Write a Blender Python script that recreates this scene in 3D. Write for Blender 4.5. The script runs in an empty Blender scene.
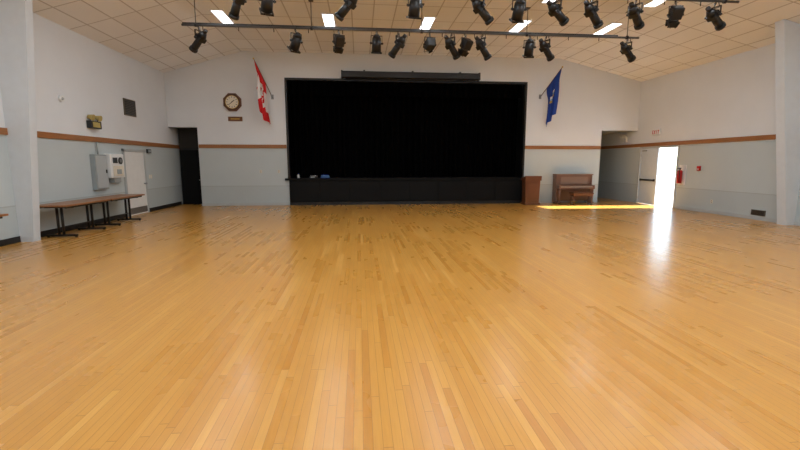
import bpy, bmesh, math, random
from mathutils import Vector, Matrix
random.seed(4)
scene = bpy.context.scene
try:
    scene.view_settings.view_transform = 'Standard'
    scene.view_settings.look = 'None'
except Exception: pass
scene.view_settings.exposure = 0.0

# ------------------------------------------------------------ dimensions
XL, XR = -7.3, 11.8
YB, YF = 17.4, -5.0
ZE, ZC = 5.05, 5.9
XC0, XC1 = -4.4, 8.2
RAIL = 2.33
H = 1.68

# ------------------------------------------------------------ materials
def lin(c):
    c = [v/255.0 for v in c]
    return tuple([(v/12.92 if v <= 0.04045 else ((v+0.055)/1.055)**2.4) for v in c] + [1.0])

def mat(name, rgb, rough=0.6, metal=0.0, noise=0.06, nscale=6.0, spec=0.5, bump=0.0):
    m = bpy.data.materials.new(name); m.use_nodes = True
    nt = m.node_tree; b = nt.nodes['Principled BSDF']
    b.inputs['Roughness'].default_value = rough
    b.inputs['Metallic'].default_value = metal
    b.inputs['Specular IOR Level'].default_value = spec
    c = lin(rgb)
    tc = nt.nodes.new('ShaderNodeTexCoord')
    nz = nt.nodes.new('ShaderNodeTexNoise'); nz.inputs['Scale'].default_value = nscale
    nz.inputs['Detail'].default_value = 4
    nt.links.new(tc.outputs['Object'], nz.inputs['Vector'])
    mx = nt.nodes.new('ShaderNodeMix'); mx.data_type = 'RGBA'
    mx.inputs[6].default_value = tuple([v*(1-noise) for v in c[:3]]+[1])
    mx.inputs[7].default_value = tuple([min(1, v*(1+noise)) for v in c[:3]]+[1])
    nt.links.new(nz.outputs['Fac'], mx.inputs[0])
    nt.links.new(mx.outputs[2], b.inputs['Base Color'])
    if bump:
        bp = nt.nodes.new('ShaderNodeBump'); bp.inputs['Strength'].default_value = bump
        bp.inputs['Distance'].default_value = 0.01
        nt.links.new(nz.outputs['Fac'], bp.inputs['Height'])
        nt.links.new(bp.outputs['Normal'], b.inputs['Normal'])
    return m

def emis(name, rgb, s):
    m = bpy.data.materials.new(name); m.use_nodes = True
    b = m.node_tree.nodes['Principled BSDF']
    b.inputs['Base Color'].default_value = lin(rgb)
    b.inputs['Emission Color'].default_value = lin(rgb)
    b.inputs['Emission Strength'].default_value = s
    return m

class NT:
    def __init__(s, m): s.nt = m.node_tree
    def math(s, op, a, b=None):
        n = s.nt.nodes.new('ShaderNodeMath'); n.operation = op
        for i, v in enumerate((a, b)):
            if v is None: continue
            if isinstance(v, (int, float)): n.inputs[i].default_value = v
            else: s.nt.links.new(v, n.inputs[i])
        return n.outputs[0]
    def mix(s, fac, a, b, bt='MIX'):
        n = s.nt.nodes.new('ShaderNodeMix'); n.data_type = 'RGBA'; n.blend_type = bt
        for i, v in ((0, fac), (6, a), (7, b)):
            if isinstance(v, (int, float, tuple)): n.inputs[i].default_value = v
            else: s.nt.links.new(v, n.inputs[i])
        return n.outputs[2]

def floor_material():
    m = bpy.data.materials.new('maple_strip_floor'); m.use_nodes = True
    nt = m.node_tree; t = NT(m); b = nt.nodes['Principled BSDF']
    tc = nt.nodes.new('ShaderNodeTexCoord'); sp = nt.nodes.new('ShaderNodeSeparateXYZ')
    nt.links.new(tc.outputs['Object'], sp.inputs[0])
    x, y = sp.outputs[0], sp.outputs[1]
    xs = t.math('DIVIDE', x, 0.060)
    row = t.math('FLOOR', xs)
    w1 = nt.nodes.new('ShaderNodeTexWhiteNoise'); w1.noise_dimensions = '1D'
    nt.links.new(row, w1.inputs['W'])
    ys = t.math('ADD', t.math('DIVIDE', y, 1.5), t.math('MULTIPLY', w1.outputs['Value'], 7.3))
    brd = t.math('FLOOR', ys)
    cb = nt.nodes.new('ShaderNodeCombineXYZ')
    nt.links.new(row, cb.inputs[0]); nt.links.new(brd, cb.inputs[1])
    w2 = nt.nodes.new('ShaderNodeTexWhiteNoise'); w2.noise_dimensions = '2D'
    nt.links.new(cb.outputs[0], w2.inputs['Vector'])
    cr = nt.nodes.new('ShaderNodeValToRGB')
    els = cr.color_ramp.elements
    els[0].position = 0.0; els[0].color = lin((189, 132, 54))
    els[1].position = 1.0; els[1].color = lin((210, 159, 80))
    e = els.new(0.12); e.color = lin((196, 141, 61))
    e = els.new(0.88); e.color = lin((203, 150, 70))
    nt.links.new(w2.outputs['Value'], cr.inputs[0])
    mp = nt.nodes.new('ShaderNodeMapping'); mp.inputs['Scale'].default_value = (60, 3, 1)
    nt.links.new(tc.outputs['Object'], mp.inputs[0])
    g = nt.nodes.new('ShaderNodeTexNoise'); g.inputs['Scale'].default_value = 1.0; g.inputs['Detail'].default_value = 5
    nt.links.new(mp.outputs[0], g.inputs['Vector'])
    gcol = t.mix(g.outputs['Fac'], (0.86, 0.83, 0.78, 1), (1.12, 1.12, 1.12, 1))
    col = t.mix(1.0, cr.outputs[0], gcol, 'MULTIPLY')
    n2 = nt.nodes.new('ShaderNodeTexNoise'); n2.inputs['Scale'].default_value = 0.45; n2.inputs['Detail'].default_value = 4
    nt.links.new(tc.outputs['Object'], n2.inputs['Vector'])
    wcol = t.mix(n2.outputs['Fac'], (0.91, 0.89, 0.85, 1), (1.08, 1.08, 1.10, 1))
    col = t.mix(1.0, col, wcol, 'MULTIPLY')
    fx = t.math('FRACT', xs); ex = t.math('ABSOLUTE', t.math('SUBTRACT', fx, 0.5))
    sx = t.math('GREATER_THAN', ex, 0.472)
    fy = t.math('FRACT', ys); ey = t.math('ABSOLUTE', t.math('SUBTRACT', fy, 0.5))
    sy = t.math('GREATER_THAN', ey, 0.498)
    seam = t.math('MAXIMUM', sx, sy)
    col = t.mix(t.math('MULTIPLY', seam, 0.6), col, lin((128, 80, 30)))
    nt.links.new(col, b.inputs['Base Color'])
    rr = t.math('ADD', t.math('MULTIPLY', n2.outputs['Fac'], 0.12), 0.21)
    rr = t.math('ADD', rr, t.math('MULTIPLY', w2.outputs['Value'], 0.04))
    nt.links.new(rr, b.inputs['Roughness'])
    b.inputs['Specular IOR Level'].default_value = 0.5
    b.inputs['Coat Weight'].default_value = 0.35
    b.inputs['Coat Roughness'].default_value = 0.20
    bp = nt.nodes.new('ShaderNodeBump'); bp.inputs['Strength'].default_value = 0.06; bp.inputs['Distance'].default_value = 0.003
    nt.links.new(n2.outputs['Fac'], bp.inputs['Height'])
    nt.links.new(bp.outputs[0], b.inputs['Normal'])
    return m

def wall_material(name, up, low, base):
    m = bpy.data.materials.new(name); m.use_nodes = True
    nt = m.node_tree; t = NT(m); b = nt.nodes['Principled BSDF']
    tc = nt.nodes.new('ShaderNodeTexCoord'); sp = nt.nodes.new('ShaderNodeSeparateXYZ')
    nt.links.new(tc.outputs['Object'], sp.inputs[0]); z = sp.outputs[2]
    col = t.mix(t.math('GREATER_THAN', z, RAIL), lin(low), lin(up))
    col = t.mix(t.math('LESS_THAN', z, 0.78), col, lin(base))
    nz = nt.nodes.new('ShaderNodeTexNoise'); nz.inputs['Scale'].default_value = 1.3; nz.inputs['Detail'].default_value = 5
    nt.links.new(tc.outputs['Object'], nz.inputs['Vector'])
    col = t.mix(1.0, col, t.mix(nz.outputs['Fac'], (0.95, 0.95, 0.95, 1), (1.04, 1.04, 1.04, 1)), 'MULTIPLY')
    g = t.math('LESS_THAN', t.math('ABSOLUTE', t.math('SUBTRACT', z, 0.78)), 0.012)
    col = t.mix(t.math('MULTIPLY', g, 0.5), col, lin((150, 155, 152)))
    nt.links.new(col, b.inputs['Base Color'])
    b.inputs['Roughness'].default_value = 0.55
    b.inputs['Specular IOR Level'].default_value = 0.3
    return m

def ceiling_material():
    m = bpy.data.materials.new('ceiling_tiles'); m.use_nodes = True
    nt = m.node_tree; t = NT(m); b = nt.nodes['Principled BSDF']
    tc = nt.nodes.new('ShaderNodeTexCoord'); sp = nt.nodes.new('ShaderNodeSeparateXYZ')
    nt.links.new(tc.outputs['Object'], sp.inputs[0])
    def line(v, step, off, w):
        f = t.math('FRACT', t.math('DIVIDE', t.math('ADD', v, off), step))
        return t.math('GREATER_THAN', t.math('ABSOLUTE', t.math('SUBTRACT', f, 0.5)), 0.5-w/step/2)
    l = t.math('MAXIMUM', line(sp.outputs[0], 0.61, 100.2, 0.034), line(sp.outputs[1], 1.22, 100.1, 0.034))
    nz = nt.nodes.new('ShaderNodeTexNoise'); nz.inputs['Scale'].default_value = 40; nz.inputs['Detail'].default_value = 3
    nt.links.new(tc.outputs['Object'], nz.inputs['Vector'])
    base = t.mix(nz.outputs['Fac'], lin((240, 243, 246)), lin((250, 252, 254)))
    ix = t.math('FLOOR', t.math('DIVIDE', t.math('ADD', sp.outputs[0], 100.2), 0.61))
    iy = t.math('FLOOR', t.math('DIVIDE', t.math('ADD', sp.outputs[1], 100.1), 1.22))
    cb = nt.nodes.new('ShaderNodeCombineXYZ'); nt.links.new(ix, cb.inputs[0]); nt.links.new(iy, cb.inputs[1])
    w = nt.nodes.new('ShaderNodeTexWhiteNoise'); w.noise_dimensions = '2D'; nt.links.new(cb.outputs[0], w.inputs['Vector'])
    base = t.mix(1.0, base, t.mix(w.outputs['Value'], (0.94, 0.93, 0.92, 1), (1, 1, 1, 1)), 'MULTIPLY')
    col = t.mix(t.math('MULTIPLY', l, 0.6), base, lin((165, 160, 158)))
    nt.links.new(col, b.inputs['Base Color']); b.inputs['Roughness'].default_value = 0.85
    b.inputs['Specular IOR Level'].default_value = 0.15
    return m

def wood(name, a, c, rough=0.4, scale=(30, 3, 3)):
    m = bpy.data.materials.new(name); m.use_nodes = True
    nt = m.node_tree; t = NT(m); b = nt.nodes['Principled BSDF']
    tc = nt.nodes.new('ShaderNodeTexCoord'); mp = nt.nodes.new('ShaderNodeMapping')
    mp.inputs['Scale'].default_value = scale
    nt.links.new(tc.outputs['Object'], mp.inputs[0])
    nz = nt.nodes.new('ShaderNodeTexNoise'); nz.inputs['Scale'].default_value = 1; nz.inputs['Detail'].default_value = 6
    nz.inputs['Distortion'].default_value = 1.2
    nt.links.new(mp.outputs[0], nz.inputs['Vector'])
    nt.links.new(t.mix(nz.outputs['Fac'], lin(a), lin(c)), b.inputs['Base Color'])
    b.inputs['Roughness'].default_value = rough
    return m

M_FLOOR = floor_material()
M_WALL = wall_material('painted_wall', (224, 229, 234), (191, 201, 204), (182, 192, 195))
M_CEIL = ceiling_material()
M_WHITE = mat('white_paint', (228, 230, 230), 0.5)
M_COL = mat('column_paint', (210, 217, 223), 0.5)
M_RAIL = wood('rail_wood', (120, 72, 36), (178, 124, 74), 0.4, (2, 2, 40))
M_BLACKBASE = mat('black_vinyl', (22, 22, 24), 0.5)
M_CURT = mat('black_velour', (4, 4, 5), 0.95, spec=0.03)
M_STAGE = mat('black_stage_paint', (9, 9, 10), 0.6, spec=0.2)
M_BLK = mat('black_metal', (14, 14, 15), 0.45)
M_BLK2 = mat('charcoal_metal', (32, 32, 34), 0.4)
M_STEEL = mat('steel', (150, 152, 155), 0.35, 0.9)
M_PIPE = mat('painted_pipe', (70, 68, 66), 0.5)
M_LENS = mat('lens_glass', (90, 96, 110), 0.08, 0.3)
M_TTOP = wood('table_laminate', (120, 78, 44), (164, 112, 68), 0.35, (20, 3, 3))
M_DKWOOD = wood('dark_walnut', (62, 38, 24), (98, 62, 40), 0.35, (25, 25, 3))
M_PODW = wood('podium_wood', (84, 47, 26), (116, 69, 40), 0.35, (25, 25, 3))
M_CLKW = wood('clock_wood', (86, 52, 28), (124, 80, 46), 0.4)
M_CREAM = mat('cream_face', (226, 218, 200), 0.5)
M_GOLD = mat('gold_emblem', (196, 160, 70), 0.5)
M_RED = mat('red_cloth', (205, 22, 30), 0.8)
M_FWHITE = mat('white_cloth', (232, 230, 230), 0.8)
M_BLUE = mat('blue_cloth', (22, 62, 150), 0.8)
M_SKY = mat('pale_blue_cloth', (130, 175, 210), 0.8)
M_REDP = mat('red_paint', (190, 26, 24), 0.35)
M_DOOR = mat('door_paint', (206, 216, 226), 0.5, spec=0.3)
M_FRAME = mat('door_frame', (176, 182, 184), 0.45)
M_GREYBOX = mat('grey_metal_box', (150, 158, 160), 0.45)
M_VENT = mat('vent_brown', (92, 84, 72), 0.5)
M_YEL = mat('yellow_box', (176, 158, 92), 0.5)
M_CONC = mat('concrete', (205, 204, 202), 0.9, nscale=2)
M_LIGHT = emis('diffuser', (250, 250, 255), 4)
M_TROF = mat('troffer_white', (235, 235, 235), 0.4)
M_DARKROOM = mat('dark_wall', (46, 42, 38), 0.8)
M_ALC = mat('alcove_paint', (176, 182, 182), 0.6)
M_KEYW = mat('ivory_keys', (225, 222, 210), 0.3)
M_PIANO = wood('piano_wood', (92, 64, 52), (128, 94, 78), 0.35, (20, 20, 3))
M_CLOTH = mat('beige_cover', (128, 102, 88), 0.7)

# ------------------------------------------------------------ mesh builder
class MB:
    def __init__(s): s.bm = bmesh.new(); s.mats = []
    def mi(s, m):
        if m not in s.mats: s.mats.append(m)
        return s.mats.index(m)
    def _fin(s, verts, m, M=None, smooth=False):
        i = s.mi(m); fs = set()
        if M is not None:
            for v in verts: v.co = M @ v.co
        for v in verts:
            for f in v.link_faces: fs.add(f)
        for f in fs: f.material_index = i; f.smooth = smooth
    def box(s, lo, hi, m, M=None, bev=0.0):
        lo = Vector(lo); hi = Vector(hi)
        r = bmesh.ops.create_cube(s.bm, size=1.0)
        vs = r['verts']
        c = (lo+hi)/2; d = hi-lo
        for v in vs: v.co = Vector((v.co.x*d.x+c.x, v.co.y*d.y+c.y, v.co.z*d.z+c.z))
        if bev > 0:
            es = list({e for v in vs for e in v.link_edges})
            rb = bmesh.ops.bevel(s.bm, geom=es, offset=bev, segments=2, profile=0.5, affect='EDGES')
            vs = list({v for f in rb['faces'] for v in f.verts} | {v for v in vs if v.is_valid})
        s._fin(vs, m, M)
    def cyl(s, p0, p1, r0, r1, m, seg=20, M=None, smooth=True, caps=True):
        p0 = Vector(p0); p1 = Vector(p1); d = p1-p0
        r = bmesh.ops.create_cone(s.bm, cap_ends=caps, segments=seg, radius1=max(r0, 1e-4), radius2=max(r1, 1e-4), depth=d.length)
        vs = r['verts']
        q = Vector((0, 0, 1)).rotation_difference(d.normalized()).to_matrix().to_4x4()
        T = Matrix.Translation((p0+p1)/2) @ q
        if M is not None: T = M @ T
        s._fin(vs, m, T, False)
        if smooth:
            for v in vs:
                for f in v.link_faces:
                    if len(f.verts) == 4: f.smooth = True
    def tube(s, pts, r, m, seg=10, M=None):
        for a, b in zip(pts[:-1], pts[1:]): s.cyl(a, b, r, r, m, seg, M)
    def prism(s, pts, vec, m, M=None):
        vs = [s.bm.verts.new(Vector(p)) for p in pts]
        ws = [s.bm.verts.new(Vector(p)+Vector(vec)) for p in pts]
        n = len(pts)
        s.bm.faces.new(vs); s.bm.faces.new(list(reversed(ws)))
        for i in range(n):
            j = (i+1) % n
            s.bm.faces.new([vs[j], vs[i], ws[i], ws[j]])
        s._fin(vs+ws, m, M)
    def sphere(s, c, r, m, M=None, sc=(1, 1, 1)):
        rr = bmesh.ops.create_uvsphere(s.bm, u_segments=18, v_segments=12, radius=r)
        T = Matrix.Translation(c) @ Matrix.Diagonal((*sc, 1))
        if M is not None: T = M @ T
        s._fin(rr['verts'], m, T, True)
    def grid(s, fn, nu, nv, matfn):
        V = [[s.bm.verts.new(fn(i/nu, j/nv)) for j in range(nv+1)] for i in range(nu+1)]
        for i in range(nu):
            for j in range(nv):
                f = s.bm.faces.new([V[i][j], V[i+1][j], V[i+1][j+1], V[i][j+1]])
                f.smooth = True; f.material_index = s.mi(matfn((i+.5)/nu, (j+.5)/nv))
    def done(s, name, loc=None):
        bmesh.ops.recalc_face_normals(s.bm, faces=s.bm.faces[:])
        me = bpy.data.meshes.new(name)
        if loc is not None:
            for v in s.bm.verts: v.co -= Vector(loc)
        s.bm.to_mesh(me); s.bm.free()
        for m in s.mats: me.materials.append(m)
        o = bpy.data.objects.new(name, me)
        if loc is not None: o.location = loc
        scene.collection.objects.link(o)
        return o

# ------------------------------------------------------------ shell
b = MB(); b.box((XL-0.2, YF-0.2, -0.15), (XR+0.2, 20.8, 0), M_FLOOR); b.done('floor')

# walls
b = MB(); b.box((XL-0.2, YF-0.2, 0), (XL, 20.6, ZE+0.02), M_WALL); b.done('wall_left')
DY0, DY1, DZ = 14.95, 17.05, 2.28
b = MB()
b.box((XR, YF-0.2, 0), (XR+0.2, DY0, ZE+0.02), M_WALL)
b.box((XR, DY1, 0), (XR+0.2, 20.6, ZE+0.02), M_WALL)
b.box((XR, DY0, DZ), (XR+0.2, DY1, ZE+0.02), M_WALL)
b.done('wall_right')
SX0, SX1, SZ0, SZ1 = -2.8, 6.82, 1.08, 4.9
AL, AR, AZ = -6.22, 10.2, 3.05
b = MB()
def by(x0, x1, z0, z1): b.box((x0, YB, z0), (x1, YB+0.2, z1), M_WALL)
by(XL, AL, AZ, ZE); by(AL, SX0, 0, ZE); by(SX0, SX1, SZ1, ZE); by(SX1, AR, 0, ZE); by(AR, XR, AZ, ZE)
gab = [(XL, YB, ZE), (XR, YB, ZE), (XC1, YB, ZC), (XC0, YB, ZC)]
b.prism(gab, (0, 0.2, 0), M_WALL)
b.done('wall_back')
b = MB()
b.box((XL, YF-0.2, 0), (XR, YF, ZE), M_WALL)
b.prism([(p[0], YF-0.2, p[2]) for p in gab], (0, 0.2, 0), M_WALL)
b.done('wall_front')
# backstage shell
b = MB()
b.box((XL-0.2, 20.6, 0), (XR+0.2, 20.8, 6.1), M_DARKROOM)  # unseen wall, added behind the stage to keep sky light out
b.done('wall_backstage_light_block')
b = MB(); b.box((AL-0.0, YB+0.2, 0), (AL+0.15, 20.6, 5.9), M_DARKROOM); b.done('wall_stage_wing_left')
b = MB(); b.box((AR-0.15, YB+0.2, 0), (AR, 20.6, 5.9), M_ALC); b.done('wall_stage_wing_right')
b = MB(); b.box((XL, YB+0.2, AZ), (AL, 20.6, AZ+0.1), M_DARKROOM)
b.box((AR, YB+0.2, AZ), (XR, 20.6, AZ+0.1), M_ALC); b.done('ceiling_alcove')
# ceiling
SLR = (ZC-ZE)/(XR-XC1); SLL = (ZC-ZE)/(XC0-XL)
b = MB()
pr = [(XL-0.2, YF-0.2, ZE-0.2*SLL), (XC0, YF-0.2, ZC), (XC1, YF-0.2, ZC), (XR+0.2, YF-0.2, ZE-0.2*SLR)]
pr2 = pr + [(p[0], p[1], p[2]+0.2) for p in reversed(pr)]
b.prism(pr2, (0, 23.0, 0), M_CEIL)
b.box((XL-0.2, YB+0.2, 6.1), (XR+0.2, 20.8, 6.3), M_DARKROOM)  # unseen roof over the stage, added to block sky light
b.done('ceiling')

# rails and baseboards
def rail(name, lo, hi):
    q = MB(); q.box(lo, hi, M_RAIL, bev=0.008); q.done(name)
rail('trim_1', (XL, YF, RAIL-0.07), (XL+0.035, 20.5, RAIL+0.07))
rail('trim_2', (AL+0.02, YB-0.035, RAIL-0.07), (SX0-0.06, YB, RAIL+0.07))
rail('trim_3', (SX1+0.06, YB-0.035, RAIL-0.07), (AR-0.02, YB, RAIL+0.07))
rail('trim_4', (XR-0.035, YF, RAIL+0.02), (XR, 20.5, RAIL+0.16))
b = MB()
b.box((XL, YF, 0), (XL+0.02, 13.95, 0.13), M_BLACKBASE, bev=0.004)
b.box((XL, 15.4, 0), (XL+0.02, 18.1, 0.13), M_BLACKBASE, bev=0.004); b.done('baseboard_left')
b = MB()
b.box((AL, YB-0.02, 0), (SX0-0.02, YB, 0.1), M_FRAME, bev=0.004)
b.box((SX1+0.05, YB-0.02, 0), (AR, YB, 0.1), M_FRAME, bev=0.004); b.done('baseboard_back')
b = MB()
b.box((XR-0.02, YF, 0), (XR, DY0-0.08, 0.1), M_FRAME, bev=0.004); b.done('baseboard_right')

# columns of the rigid frame (tapered)
def column(name, side, y0, y1, xb, xt):
    q = MB(); w = XL if side < 0 else XR
    zt = ZE
    zti = ZE + (abs(xt-w))*(SLL if side < 0 else SLR)
    pts = [(w, y0, 0), (xb, y0, 0), (xt, y0, zti-0.01), (w, y0, zt-0.01)]
    q.prism(pts, (0, y1-y0, 0), M_COL)
    q.box((min(w, xb), y0-0.01, 0), (max(w, xb), y1+0.01, 0.12), M_COL)
    return q.done(name)
column('column_left', -1, 9.72, 9.92, -7.03, -6.6)
column('column_right', 1, 10.4, 10.65, 11.55, 10.75)

# ------------------------------------------------------------ stage
b = MB()
b.box((SX0, YB-0.06, 0), (SX1, 20.55, 1.0), M_STAGE)
b.box((SX0-0.16, YB-0.12, 1.0), (SX1+0.1, YB-0.001, 1.08), M_STAGE, bev=0.01)
b.box((SX0, YB-0.12, 1.0), (SX1, 20.55, 1.08), M_STAGE)
n = 8; wd = (SX1-SX0)/n
for i in range(n):
    x0 = SX0+i*wd
    b.box((x0+0.03, YB-0.085, 0.16), (x0+wd-0.03, YB-0.055, 0.94), M_STAGE, bev=0.008)
b.box((SX0, YB-0.075, 0), (SX1, YB-0.05, 0.12), M_BLK)
b.done('stage')
b = MB()
b.box((SX0-0.05, YB-0.03, SZ0), (SX0+0.03, YB+0.22, SZ1+0.05), M_BLK)
b.box((SX1-0.03, YB-0.03, SZ0), (SX1+0.05, YB+0.22, SZ1+0.05), M_BLK)
b.box((SX0, YB-0.03, SZ1-0.03), (SX1, YB+0.22, SZ1+0.05), M_BLK)
b.done('proscenium_trim')
def curtain(name, x0, x1, y, z0, z1, folds, amp):
    q = MB()
    def fn(u, v):
        a = amp*(0.75+0.25*math.sin(v*2+u*20))
        return Vector((x0+(x1-x0)*u, y+a*math.sin(u*folds*2*math.pi+0.7*math.sin(u*31)), z0+(z1-z0)*v))
    q.grid(fn, int(folds*10), 6, lambda u, v: M_CURT)
    q.done(name)
curtain('stage_curtain', SX0+0.05, 2.1, 17.95, SZ0+0.01, 5.2, 22, 0.08)
curtain('stage_curtain', 2.0, SX1-0.05, 18.15, SZ0+0.01, 5.2, 22, 0.08)
curtain('stage_valance', SX0+0.05, SX1-0.05, 17.72, 4.35, 5.2, 40, 0.05)

# roll-up screen housing
b = MB()
b.box((-0.62, YB-0.30, 4.96), (4.78, YB-0.02, 5.2), M_BLK, bev=0.03)
b.box((-0.66, YB-0.31, 4.94), (-0.6, YB-0.01, 5.22), M_BLK2, bev=0.01)
b.box((4.76, YB-0.31, 4.94), (4.82, YB-0.01, 5.22), M_BLK2, bev=0.01)
b.cyl((-0.5, YB-0.16, 4.945), (4.66, YB-0.16, 4.945), 0.02, 0.02, M_BLK2)
for x in (0.2, 2.1, 4.0): b.box((x, YB-0.2, 5.18), (x+0.06, YB, 5.26), M_BLK2)
b.done('projection_screen_housing')

# things left on stage edge
b = MB()
for k in range(5):
    pts = []
    for i in range(25):
        a = i/24*2*math.pi
        pts.append((-1.4+0.18*math.cos(a)*(1-0.05*k), YB+0.12+0.13*math.sin(a), 1.095+0.026*k))
    b.tube(pts, 0.013, M_SKY if k % 2 else M_BLUE, 6)
b.done('coiled_cable')
b = MB()
b.box((-2.0, YB-0.02, 1.081), (-1.7, YB+0.2, 1.17), M_BLK2, bev=0.01)
b.box((-1.96, YB-0.03, 1.10), (-1.8, YB-0.018, 1.15), M_GREYBOX)
for i in range(4): b.cyl((-1.96+i*0.06, YB+0.1, 1.17), (-1.96+i*0.06, YB+0.1, 1.19), 0.012, 0.01, M_WHITE)
b.done('audio_mixer')
b = MB()
b.cyl((-2.45, YB+0.05, 1.081), (-2.45, YB+0.05, 1.2), 0.045, 0.045, M_WHITE)
b.cyl((-2.45, YB+0.05, 1.2), (-2.45, YB+0.05, 1.24), 0.045, 0.015, M_WHITE)
b.cyl((-2.45, YB+0.05, 1.24), (-2.45, YB+0.05, 1.27), 0.018, 0.018, M_BLUE)
b.done('water_bottle')

# ------------------------------------------------------------ back wall items
def octo(r, cx, cz, y, rot=math.pi/8):
    return [(cx+r*math.cos(rot+i*math.pi/4), y, cz+r*math.sin(rot+i*math.pi/4)) for i in range(8)]
b = MB()
cx, cz = -4.84, 4.0
b.prism(octo(0.36, cx, cz, YB-0.06), (0, 0.06, 0), M_CLKW)
b.prism(octo(0.32, cx, cz, YB-0.08), (0, 0.03, 0), M_DKWOOD)
b.cyl((cx, YB-0.095, cz), (cx, YB-0.06, cz), 0.25, 0.25, M_GOLD, 40)
b.cyl((cx, YB-0.10, cz), (cx, YB-0.06, cz), 0.23, 0.23, M_CREAM, 40)
for i in range(12):
    a = i*math.pi/6
    R = Matrix.Translation((cx, 0, cz)) @ Matrix.Rotation(a, 4, 'Y')
    b.box((-0.009, YB-0.106, 0.16), (0.009, YB-0.099, 0.21), M_BLK, M=R)
for a, l, w in ((0.9, 0.12, 0.012), (-2.3, 0.18, 0.008)):
    R = Matrix.Translation((cx, 0, cz)) @ Matrix.Rotation(a, 4, 'Y')
    b.box((-w, YB-0.112, -0.03), (w, YB-0.105, l), M_BLK, M=R)
b.cyl((cx, YB-0.115, cz), (cx, YB-0.1, cz), 0.018, 0.018, M_BLK)
b.done('wall_clock')
b = MB()
b.box((-5.04, YB-0.03, 3.29), (-4.5, YB, 3.46), M_CLKW, bev=0.01)
b.box((-4.94, YB-0.036, 3.355), (-4.60, YB-0.028, 3.395), M_GOLD)
b.done('wooden_plaque')

def flag(name, base_, tip, colfn, narrow):
    B = Vector(base_); T = Vector(tip); d = (T-B); L = d.length; dn = d.normalized()
    q = MB()
    q.cyl(B, T, 0.014, 0.012, M_DKWOOD, 10)
    q.sphere(T, 0.03, M_GOLD)
    q.cyl(B-dn*0.02, B+dn*0.12, 0.024, 0.022, M_STEEL, 12)
    q.box((B.x-0.05, YB-0.02, B.z-0.09), (B.x+0.05, YB-0.001, B.z+0.09), M_STEEL, bev=0.006)
    q.cyl((B.x, YB-0.02, B.z), B+dn*0.03, 0.018, 0.018, M_STEEL, 10)
    hl = 0.92; fl = 1.75
    perp = Vector((d.x, 0, 0)).normalized()
    def fn(u, v):
        A = T - dn*(0.04+hl*u)
        cen = T - dn*(0.04+hl*0.55)
        k = min(1, v*2.2); k = k*k*(3-2*k)
        nx = (A.x*(1-narrow*k)+cen.x*narrow*k)
        ny = (A.y*(1-narrow*k)+cen.y*narrow*k)
        f = 0.085*k
        x = nx + f*math.sin(u*13+v*2.0) - 0.05*k*math.sin(v*3)*(-perp.x) - perp.x*0.10*v
        y = ny + f*math.cos(u*13+v*1.2)
        z = A.z - v*fl*(1-0.12*u*k) + 0.02*math.sin(u*9)*k
        return Vector((x, y, z))
    q.grid(fn, 48, 48, colfn)
    return q.done(name)

def canada(u, v):
    if v < 0.25 or v > 0.75: return M_RED
    a = abs(u-0.5)/0.34; c = (v-0.5)/0.17
    r = math.hypot(a, c); th = math.atan2(c, a)
    if r < 0.62+0.32*math.cos(5*th): return M_RED
    return M_FWHITE
def prov(u, v):
    a = (u-0.5)/0.22; c = (v-0.45)/0.10
    if abs(a) < 1 and -1 < c < 1-abs(a)**2*0.4:
        if c < -0.4: return M_FWHITE
        if c < 0.1: return M_SKY
        return M_GOLD
    return M_BLUE
flag('canada_flag', (-3.33, YB-0.06, 4.22), (-3.80, 16.62, 5.46), canada, 0.35)
flag('provincial_flag', (7.43, YB-0.06, 4.38), (7.95, 16.62, 5.40), prov, 0.35)

# podium
b = MB()
px, py = 6.98, 16.85
b.box((px-0.32, py-0.25, 0), (px+0.32, py+0.25, 0.08), M_PODW, bev=0.01)
b.prism([(px-0.28, py-0.2, 0.08), (px+0.28, py-0.2, 0.08), (px+0.31, py-0.2, 1.0), (px-0.31, py-0.2, 1.0)], (0, 0.38, 0), M_PODW)
b.box((px-0.20, py-0.215, 0.2), (px+0.20, py-0.195, 0.85), M_PODW, bev=0.008)
b.prism([(px-0.34, py-0.25, 0.98), (px-0.34, py+0.24, 0.98), (px-0.34, py+0.24, 1.04), (px-0.34, py-0.25, 1.17)], (0.68, 0, 0), M_PODW)
b.box((px-0.32, py+0.22, 1.03), (px+0.32, py+0.25, 1.08), M_PODW)
b.done('lectern')

# upright piano with bench
b = MB()
x0, x1 = 8.12, 9.68; y0, y1 = 16.72, 17.3
b.box((x0, 16.98, 0.06), (x0+0.05, y1, 1.20), M_PIANO, bev=0.005)
b.box((x1-0.05, 16.98, 0.06), (x1, y1, 1.20), M_PIANO, bev=0.005)
b.box((x0+0.05, 17.02, 0.12), (x1-0.05, y1-0.02, 0.66), M_DKWOOD)
b.box((x0+0.05, 17.0, 0.72), (x1-0.05, y1-0.02, 1.19), M_PIANO, bev=0.005)
b.box((x0-0.02, 16.94, 1.19), (x1+0.02, y1+0.01, 1.23), M_CLOTH, bev=0.01)
b.box((x0+0.2, 16.985, 0.82), (x1-0.2, 17.0, 1.12), M_CLOTH, bev=0.004)
b.box((x0, y0, 0.62), (x1, 17.02, 0.70), M_PIANO, bev=0.01)
b.box((x0, y0, 0.70), (x0+0.09, 17.0, 0.78), M_PIANO, bev=0.02)
b.box((x1-0.09, y0, 0.70), (x1, 17.0, 0.78), M_PIANO, bev=0.02)
b.prism([(x0+0.09, y0+0.03, 0.70), (x0+0.09, 17.0, 0.70), (x0+0.09, 17.0, 0.82), (x0+0.09, y0+0.03, 0.76)], (x1-x0-0.18, 0, 0), M_PIANO)
b.box((x0+0.1, y0+0.022, 0.705), (x1-0.1, y0+0.032, 0.72), M_KEYW)
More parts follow.
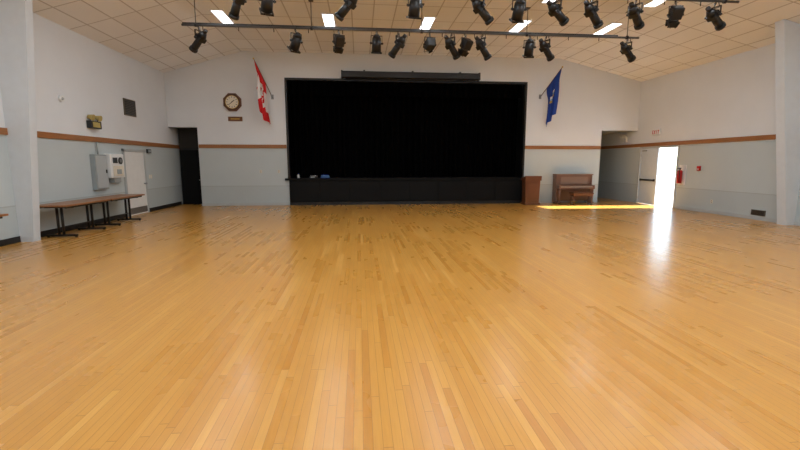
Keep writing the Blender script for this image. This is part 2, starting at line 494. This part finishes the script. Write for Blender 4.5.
for x in (x0+0.04, x1-0.10):
    b.cyl((x+0.03, y0+0.06, 0.08), (x+0.03, y0+0.06, 0.62), 0.028, 0.045, M_PIANO)
    b.box((x-0.02, y0, 0.04), (x+0.08, y1, 0.10), M_PIANO, bev=0.01)
    b.cyl((x+0.01, y0+0.05, 0.02), (x+0.05, y0+0.05, 0.02), 0.02, 0.02, M_BLK)
    b.cyl((x+0.01, y1-0.05, 0.02), (x+0.05, y1-0.05, 0.02), 0.02, 0.02, M_BLK)
for i in range(3): b.box((8.85+i*0.08, 16.9, 0.08), (8.88+i*0.08, 17.03, 0.10), M_GOLD)
b.done('upright_piano')
b = MB()
bx0, bx1, by0, by1 = 8.5, 9.36, 16.22, 16.58
b.box((bx0, by0, 0.44), (bx1, by1, 0.50), M_DKWOOD, bev=0.012)
b.box((bx0+0.04, by0+0.03, 0.36), (bx1-0.04, by1-0.03, 0.44), M_DKWOOD)
for x in (bx0+0.06, bx1-0.06):
    for y in (by0+0.06, by1-0.06): b.cyl((x, y, 0), (x, y, 0.38), 0.016, 0.026, M_DKWOOD)
b.done('piano_bench')

# ------------------------------------------------------------ doors
b = MB()
ya, yb_ = 14.0, 15.35
b.box((XL, ya, 0), (XL+0.05, ya+0.08, 2.12), M_FRAME, bev=0.005)
b.box((XL, yb_-0.08, 0), (XL+0.05, yb_, 2.12), M_FRAME, bev=0.005)
b.box((XL, ya, 2.04), (XL+0.05, yb_, 2.12), M_FRAME, bev=0.005)
b.box((XL, ya+0.08, 0.01), (XL+0.03, yb_-0.08, 2.04), M_WHITE)
b.cyl((XL+0.03, yb_-0.18, 1.0), (XL+0.09, yb_-0.18, 1.0), 0.02, 0.02, M_STEEL)
b.sphere((XL+0.1, yb_-0.18, 1.0), 0.035, M_STEEL)
b.box((XL+0.03, ya+0.1, 0.05), (XL+0.035, yb_-0.1, 0.25), M_STEEL)
for z in (0.3, 1.05, 1.8): b.cyl((XL+0.035, ya+0.085, z-0.05), (XL+0.035, ya+0.085, z+0.05), 0.01, 0.01, M_STEEL)
b.done('door_1')
b = MB()
b.box((XL+0.04, 18.2, 0.0), (AL-0.002, 18.26, 2.3), M_BLK)
b.box((XL+0.08, 18.18, 0.02), (AL-0.1, 18.2, 2.2), M_STAGE, bev=0.005)
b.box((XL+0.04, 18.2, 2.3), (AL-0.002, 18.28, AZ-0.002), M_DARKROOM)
b.cyl((AL-0.2, 18.12, 1.0), (AL-0.2, 18.18, 1.0), 0.015, 0.015, M_STEEL)
b.cyl((AL-0.2, 18.12, 1.0), (AL-0.32, 18.12, 1.0), 0.012, 0.012, M_STEEL)
b.done('door_2')
b = MB()
b.box((XR-0.03, DY0-0.07, 0), (XR+0.22, DY0, DZ+0.07), M_FRAME, bev=0.005)
b.box((XR-0.03, DY1, 0), (XR+0.22, DY1+0.07, DZ+0.07), M_FRAME, bev=0.005)
b.box((XR-0.03, DY0, DZ), (XR+0.22, DY1, DZ+0.07), M_FRAME, bev=0.005)
b.done('trim_5')
def leaf(name, M):
    q = MB(); w = 1.04
    q.box((0, -0.025, 0.01), (w, 0.025, DZ-0.01), M_DOOR, M=M, bev=0.004)
    q.box((0.10, -0.085, 0.96), (w-0.08, -0.05, 1.03), M_BLK2, M=M, bev=0.01)
    for x in (0.08, w-0.14): q.box((x, -0.075, 0.95), (x+0.06, -0.025, 1.04), M_BLK2, M=M)
    q.box((0.1, -0.06, DZ-0.12), (0.35, -0.025, DZ-0.07), M_GREYBOX, M=M)
    for z in (0.25, 1.1, 2.0): q.cyl((0, -0.02, z-0.05), (0, -0.02, z+0.05), 0.012, 0.012, M_STEEL, M=M)
    q.done(name)
Rc = Matrix(((0, 1, 0, XR+0.03), (-1, 0, 0, DY1-0.005), (0, 0, 1, 0), (0, 0, 0, 1)))
leaf('door_3', Rc)
Ro = Matrix.Translation((XR+0.25, DY0+0.02, 0)) @ Matrix.Rotation(math.radians(-75), 4, 'Z')
leaf('door_4', Ro)

# ------------------------------------------------------------ wall fixtures left
b = MB()
b.box((XL, 12.4, 0.95), (XL+0.12, 12.98, 1.92), M_GREYBOX, bev=0.01)
b.box((XL+0.12, 12.44, 0.99), (XL+0.135, 12.94, 1.88), M_FRAME, bev=0.005)
b.box((XL+0.135, 12.86, 1.4), (XL+0.155, 12.9, 1.5), M_BLK)
b.cyl((XL+0.06, 12.69, 1.92), (XL+0.06, 12.69, RAIL-0.07), 0.02, 0.02, M_GREYBOX)
b.done('electrical_panel')
b = MB()
b.box((XL, 13.02, 1.25), (XL+0.2, 13.72, 1.95), M_WHITE, bev=0.03)
b.box((XL+0.2, 13.10, 1.31), (XL+0.215, 13.64, 1.60), M_CREAM, bev=0.01)
b.cyl((XL+0.2, 13.5, 1.75), (XL+0.225, 13.5, 1.75), 0.10, 0.10, M_BLK2)
b.cyl((XL+0.2, 13.5, 1.75), (XL+0.23, 13.5, 1.75), 0.06, 0.06, M_STEEL)
b.box((XL+0.2, 13.12, 1.68), (XL+0.22, 13.34, 1.84), M_BLK2, bev=0.005)
b.box((XL+0.215, 13.28, 1.36), (XL+0.225, 13.5, 1.50), M_GREYBOX)
b.box((XL, 13.2, 1.12), (XL+0.16, 13.56, 1.25), M_GREYBOX, bev=0.01)
b.done('wall_dispenser_cabinet')
b = MB()
b.box((XL, 12.42, 2.62), (XL+0.12, 12.9, 2.82), M_BLK2, bev=0.01)
b.box((XL+0.12, 12.5, 2.65), (XL+0.13, 12.82, 2.79), M_YEL)
for y in (12.5, 12.82):
    b.cyl((XL+0.06, y, 2.82), (XL+0.06, y, 2.9), 0.012, 0.012, M_BLK)
    b.cyl((XL+0.02, y, 2.93), (XL+0.15, y, 2.9), 0.05, 0.085, M_YEL)
b.done('emergency_light')
b = MB()
b.box((XL, 14.35, 3.17), (XL+0.03, 15.05, 3.69), M_VENT, bev=0.005)
for i in range(9): b.box((XL+0.025, 14.4, 3.21+i*0.052), (XL+0.05, 15.0, 3.235+i*0.052), M_BLK2)
b.done('air_vent')
b = MB()
b.cyl((XL, 11.5, 3.25), (XL+0.05, 11.5, 3.25), 0.08, 0.07, M_WHITE)
b.cyl((XL+0.05, 11.5, 3.25), (XL+0.07, 11.5, 3.25), 0.04, 0.03, M_FRAME)
b.done('smoke_detector')
b = MB()
for y in (15.6, 15.72): b.box((XL, y, 1.15), (XL+0.01, y+0.08, 1.28), M_CREAM, bev=0.003); b.box((XL+0.01, y+0.03, 1.2), (XL+0.02, y+0.05, 1.23), M_WHITE)
b.done('light_switch')
b = MB(); b.box((XL, 15.55, 2.02), (XL+0.06, 15.8, 2.16), M_BLK2, bev=0.01); b.box((XL+0.06, 15.58, 2.05), (XL+0.065, 15.77, 2.13), M_GREYBOX); b.done('alarm_keypad')
def outlet(y=None, x=None, z=0.4, side='L'):
    q = MB()
    if side == 'B':
        q.box((x-0.04, YB-0.012, z-0.06), (x+0.04, YB, z+0.06), M_CREAM, bev=0.003)
        for d in (-0.025, 0.025): q.box((x-0.015, YB-0.016, z+d-0.012), (x+0.015, YB-0.01, z+d+0.012), M_BLK2)
    else:
        w = XR; q.box((w-0.012, y-0.04, z-0.06), (w, y+0.04, z+0.06), M_CREAM, bev=0.003)
        for d in (-0.025, 0.025): q.box((w-0.016, y-0.015, z+d-0.012), (w-0.01, y+0.015, z+d+0.012), M_BLK2)
    q.done('wall_outlet')
outlet(x=-3.9, side='B', z=1.35); outlet(x=-3.2, side='B', z=1.35); outlet(y=13.2, side='R', z=0.4)

# ------------------------------------------------------------ right wall fixtures
b = MB()
b.box((XR-0.06, 15.95, 2.78), (XR, 16.42, 3.02), M_WHITE, bev=0.01)
L = {'E': [((0, 0), (.2, 1)), ((.2, .82), (.7, 1)), ((.2, .42), (.6, .58)), ((.2, 0), (.7, .18))],
     'I': [((.25, 0), (.45, 1))], 'T': [((0, .82), (.8, 1)), ((.3, 0), (.5, .82))]}
sy = 16.37
for ch in 'EXIT':
    if ch == 'X':
        for s in (1, -1):
            Mx = Matrix.Translation((XR-0.065, sy-0.04, 2.90)) @ Matrix.Rotation(s*0.5, 4, 'X')
            b.box((-0.004, -0.01, -0.075), (0.004, 0.01, 0.075), M_REDP, M=Mx)
    else:
        for (a0, c0), (a1, c1) in L[ch]:
            b.box((XR-0.068, sy-a1*0.1, 2.83+c0*0.14), (XR-0.058, sy-a0*0.1, 2.83+c1*0.14), M_REDP)
    sy -= 0.1
b.done('exit_sign')
b = MB()
b.box((XR-0.1, 18.0, 2.6), (XR, 18.45, 2.82), M_WHITE, bev=0.01)
for y in (18.08, 18.36): b.cyl((XR-0.05, y, 2.86), (XR-0.17, y, 2.83), 0.05, 0.08, M_WHITE)
b.done('emergency_light')
b = MB()
ye = 14.62
b.box((XR-0.02, ye-0.17, 0.9), (XR, ye+0.17, 1.62), M_WHITE, bev=0.005)
b.cyl((XR-0.12, ye, 0.95), (XR-0.12, ye, 1.38), 0.085, 0.085, M_REDP)
b.sphere((XR-0.12, ye, 1.38), 0.085, M_REDP, sc=(1, 1, 0.6))
b.cyl((XR-0.12, ye, 1.42), (XR-0.12, ye, 1.5), 0.025, 0.02, M_BLK)
b.box((XR-0.22, ye-0.015, 1.48), (XR-0.08, ye+0.015, 1.51), M_BLK)
b.tube([(XR-0.14, ye, 1.47), (XR-0.2, ye-0.08, 1.4), (XR-0.2, ye-0.1, 1.1), (XR-0.19, ye-0.09, 1.02)], 0.012, M_BLK)
b.done('fire_extinguisher')
b = MB()
b.box((XR-0.05, 13.8, 1.42), (XR, 13.94, 1.58), M_REDP, bev=0.008)
b.box((XR-0.06, 13.83, 1.46), (XR-0.05, 13.91, 1.49), M_WHITE)
b.done('fire_alarm_pull_station')
b = MB()
b.box((XR-0.03, 11.25, 0.14), (XR, 11.7, 0.3), M_VENT, bev=0.004)
for i in range(5): b.box((XR-0.04, 11.28, 0.16+i*0.026), (XR-0.028, 11.67, 0.172+i*0.026), M_BLK2)
b.done('floor_register')

# ------------------------------------------------------------ tables
def table(yc, ln=1.72, xa=-7.18, xb=-6.46):
    q = MB(); y0 = yc-ln/2; y1 = yc+ln/2; xm = (xa+xb)/2
    q.box((xa, y0, 0.72), (xb, y1, 0.76), M_TTOP, bev=0.008)
    q.box((xa+0.05, y0+0.08, 0.68), (xa+0.08, y1-0.08, 0.72), M_BLK)
    q.box((xb-0.08, y0+0.08, 0.68), (xb-0.05, y1-0.08, 0.72), M_BLK)
    for y in (y0+0.32, y1-0.32):
        q.box((xa+0.06, y-0.03, 0.67), (xb-0.06, y+0.03, 0.70), M_BLK)
        q.cyl((xm-0.05, y, 0.05), (xm-0.05, y, 0.68), 0.028, 0.028, M_BLK)
        q.cyl((xm+0.05, y, 0.05), (xm+0.05, y, 0.68), 0.028, 0.028, M_BLK)
        q.box((xa+0.04, y-0.035, 0.02), (xb-0.02, y+0.035, 0.065), M_BLK, bev=0.012)
        for x in (xa+0.07, xb-0.05): q.cyl((x, y, 0), (x, y, 0.03), 0.025, 0.025, M_BLK)
    q.cyl((xm, y0+0.32, 0.22), (xm, y1-0.32, 0.22), 0.014, 0.014, M_BLK)
    q.done('folding_table')
table(10.82, 1.72); table(12.6, 1.72); table(7.55, 1.74)

# ------------------------------------------------------------ lighting rig
def pipe(name, y, z, xa, xb):
    q = MB()
    q.cyl((xa, y, z), (xb, y, z), 0.028, 0.028, M_PIPE, 14)
    q.box((xa, y+0.035, z+0.03), (xb-0.6, y+0.085, z+0.075), M_BLK2)
    n = 5
    for i in range(n):
        x = xa+0.35+(xb-xa-0.7)*i/(n-1)
        zt = ZC if XC0 <= x <= XC1 else (ZC-(x-XC1)*SLR if x > XC1 else ZC-(XC0-x)*SLL)
        q.cyl((x, y, z), (x, y, zt-0.002), 0.012, 0.012, M_PIPE, 8)
        q.box((x-0.06, y-0.06, zt-0.02), (x+0.06, y+0.06, zt-0.001), M_PIPE)
        q.cyl((x-0.03, y, z), (x+0.03, y, z), 0.045, 0.045, M_BLK)
    for i in range(int((xb-xa)/0.9)):
        x = xa+0.5+i*0.9
        q.cyl((x, y+0.06, z+0.03), (x, y+0.06, z-0.1), 0.012, 0.012, M_BLK, 6)
    return q.done(name)
P1 = (12.0, 5.2); P2 = (9.8, 5.42)
pipe('lighting_pipe', P1[0], P1[1], -4.5, 7.95)
pipe('lighting_pipe', P2[0], P2[1], -4.2, 8.9)

def spot(x, y, z, kind, pan, tilt, s=1.0):
    q = MB()
    Rp = Matrix.Translation((x, y, z)) @ Matrix.Rotation(math.radians(pan), 4, 'Z') @ Matrix.Scale(s, 4)
    drop = -0.30
    q.tube([(0, 0, -0.10), (0, 0.045, -0.05), (0, 0.045, 0.03), (0, 0, 0.05), (0, -0.04, 0.02)], 0.014, M_BLK, 8, M=Rp)
    q.cyl((0, 0, -0.13), (0, 0, -0.04), 0.014, 0.014, M_STEEL, 10, M=Rp)
    w = 0.135
    q.box((-w, -0.018, -0.135), (w, 0.018, -0.123), M_BLK, M=Rp)
    for sx in (-1, 1):
        q.box((sx*w-0.006, -0.018, drop-0.03), (sx*w+0.006, 0.018, -0.123), M_BLK, M=Rp)
        q.cyl((sx*(w-0.03), 0, drop), (sx*(w+0.03), 0, drop), 0.022, 0.022, M_BLK2, 10, M=Rp)
    B = Rp @ Matrix.Translation((0, 0, drop)) @ Matrix.Rotation(math.radians(tilt), 4, 'X')
    if kind == 'par':
        q.cyl((0, 0, 0.12), (0, 0, -0.2), 0.105, 0.115, M_BLK, 24, M=B)
        q.cyl((0, 0, 0.2), (0, 0, 0.12), 0.05, 0.105, M_BLK, 24, M=B)
        q.cyl((0, 0, -0.2), (0, 0, -0.203), 0.10, 0.10, M_LENS, 24, M=B)
        q.box((-0.125, -0.125, -0.235), (0.125, -0.105, -0.2), M_BLK, M=B)
        q.box((-0.125, 0.105, -0.235), (0.125, 0.125, -0.2), M_BLK, M=B)
        q.box((-0.125, -0.125, -0.235), (-0.105, 0.125, -0.2), M_BLK, M=B)
        q.box((0.105, -0.125, -0.235), (0.125, 0.125, -0.2), M_BLK, M=B)
    elif kind == 'ers':
        q.cyl((0, 0, 0.02), (0, 0, -0.34), 0.075, 0.085, M_BLK, 22, M=B)
        q.box((-0.10, -0.10, -0.05), (0.10, 0.10, 0.06), M_BLK, M=B, bev=0.02)
        q.cyl((0, 0, 0.18), (0, 0, 0.05), 0.06, 0.11, M_BLK, 22, M=B)
        q.cyl((0, 0, 0.26), (0, 0, 0.18), 0.045, 0.05, M_BLK2, 16, M=B)
        q.cyl((0, 0, -0.30), (0, 0, -0.36), 0.098, 0.098, M_BLK, 22, M=B)
        q.cyl((0, 0, -0.36), (0, 0, -0.363), 0.08, 0.08, M_LENS, 22, M=B)
        for k in range(4): q.box((-0.004, 0.1, -0.02+k*0.01), (0.03, 0.15, -0.016+k*0.01), M_STEEL, M=B)
    else:
        q.box((-0.11, -0.11, -0.08), (0.11, 0.11, 0.16), M_BLK, M=B, bev=0.025)
        for k in range(4): q.box((-0.115, -0.08, 0.0+k*0.035), (0.115, 0.08, 0.012+k*0.035), M_BLK2, M=B)
        q.cyl((0, 0, -0.08), (0, 0, -0.13), 0.10, 0.10, M_BLK, 22, M=B)
        q.cyl((0, 0, -0.13), (0, 0, -0.134), 0.09, 0.09, M_LENS, 22, M=B)
        for k in range(4):
            D = B @ Matrix.Rotation(k*math.pi/2, 4, 'Z') @ Matrix.Translation((0, 0.11, -0.13)) @ Matrix.Rotation(math.radians(-28), 4, 'X')
            q.box((-0.10, -0.003, -0.13), (0.10, 0.003, 0), M_BLK, M=D)
    q.tube([B @ Vector((0, 0.03, 0.16)), Rp @ Vector((0.05, 0.1, -0.12)), Rp @ Vector((0.03, 0.07, 0.03))], 0.008*s, M_BLK, 6)
    q.done('stage_spotlight')
y, z = P1
for (x, k, pan, tilt) in [(-4.06, 'ers', 60, 50), (-1.62, 'par', 35, 40), (-0.5, 'fres', 20, 30), (0.5, 'par', 5, 15), (1.12, 'ers', 50, 45),
        (1.95, 'fres', 10, 75), (2.52, 'ers', -55, 45), (2.95, 'fres', 30, 35), (3.38, 'ers', -70, 40), (4.75, 'par', -10, 25),
        (5.2, 'ers', -60, 50), (7.6, 'ers', -65, 55)]:
    spot(x, y, z, k, pan, tilt, 1.1)
y, z = P2
for (x, k, pan, tilt) in [(-2.5, 'ers', 40, 40), (-1.9, 'par', 20, 40), (-0.16, 'ers', 60, 50), (1.25, 'par', 10, 20), (2.7, 'ers', -70, 50),
        (3.6, 'par', 0, 30), (4.45, 'ers', -65, 60), (5.3, 'ers', -65, 50), (6.35, 'ers', -55, 55), (7.35, 'fres', -10, 35), (8.3, 'ers', -70, 60)]:
    spot(x, y, z, k, pan, tilt, 1.1)

# ------------------------------------------------------------ troffers
for ry, en in ((13.55, 19), (10.9, 14), (8.2, 38), (5.5, 40), (2.8, 40), (0.1, 34), (-2.6, 28)):  # rows after the first two are unseen, added to light the room
    for rx in (-3.9, -0.85, 2.1, 5.0, 7.85):
        q = MB()
        q.box((rx-0.18, ry-0.64, ZC-0.03), (rx+0.18, ry+0.64, ZC), M_TROF, bev=0.006)
        q.box((rx-0.15, ry-0.6, ZC-0.036), (rx+0.15, ry+0.6, ZC-0.028), M_LIGHT)
        o = q.done('fluorescent_ceiling_light')
        ld = bpy.data.lights.new('tube_glow', 'AREA'); ld.shape = 'RECTANGLE'; ld.size = 0.3; ld.size_y = 1.2
        ld.energy = en; ld.color = (0.84, 0.93, 1.0)
        lo = bpy.data.objects.new('tube_glow', ld); lo.location = (rx, ry, ZC-0.05); lo.parent = o
        scene.collection.objects.link(lo)

# ------------------------------------------------------------ outside
b = MB(); b.box((XR+0.2, -10, -0.2), (60, 60, -0.02), M_CONC); b.done('ground')
SD = Vector((5.1, -0.15, 2.3)).normalized()
sd = bpy.data.lights.new('sun', 'SUN'); sd.energy = 48; sd.angle = math.radians(1.5); sd.color = (0.96, 0.97, 1.0)
so = bpy.data.objects.new('sun', sd); scene.collection.objects.link(so)
so.rotation_euler = SD.to_track_quat('Z', 'Y').to_euler()
so.location = (20, 10, 12)
w = bpy.data.worlds.new('World'); scene.world = w; w.use_nodes = True
nt = w.node_tree; bg = nt.nodes['Background']
sk = nt.nodes.new('ShaderNodeTexSky'); sk.sky_type = 'HOSEK_WILKIE'
sk.sun_direction = SD; sk.turbidity = 3
nt.links.new(sk.outputs[0], bg.inputs[0]); bg.inputs[1].default_value = 26.0

# ------------------------------------------------------------ camera
cd = bpy.data.cameras.new('camera'); cam = bpy.data.objects.new('camera', cd); scene.collection.objects.link(cam)
cd.sensor_fit = 'HORIZONTAL'; cd.sensor_width = 36; cd.lens = 424/800*36
cam.location = (0, 0, H)
cam.rotation_euler = (math.radians(90-8.3), 0, math.radians(-5.4))
cd.clip_end = 200
scene.camera = cam
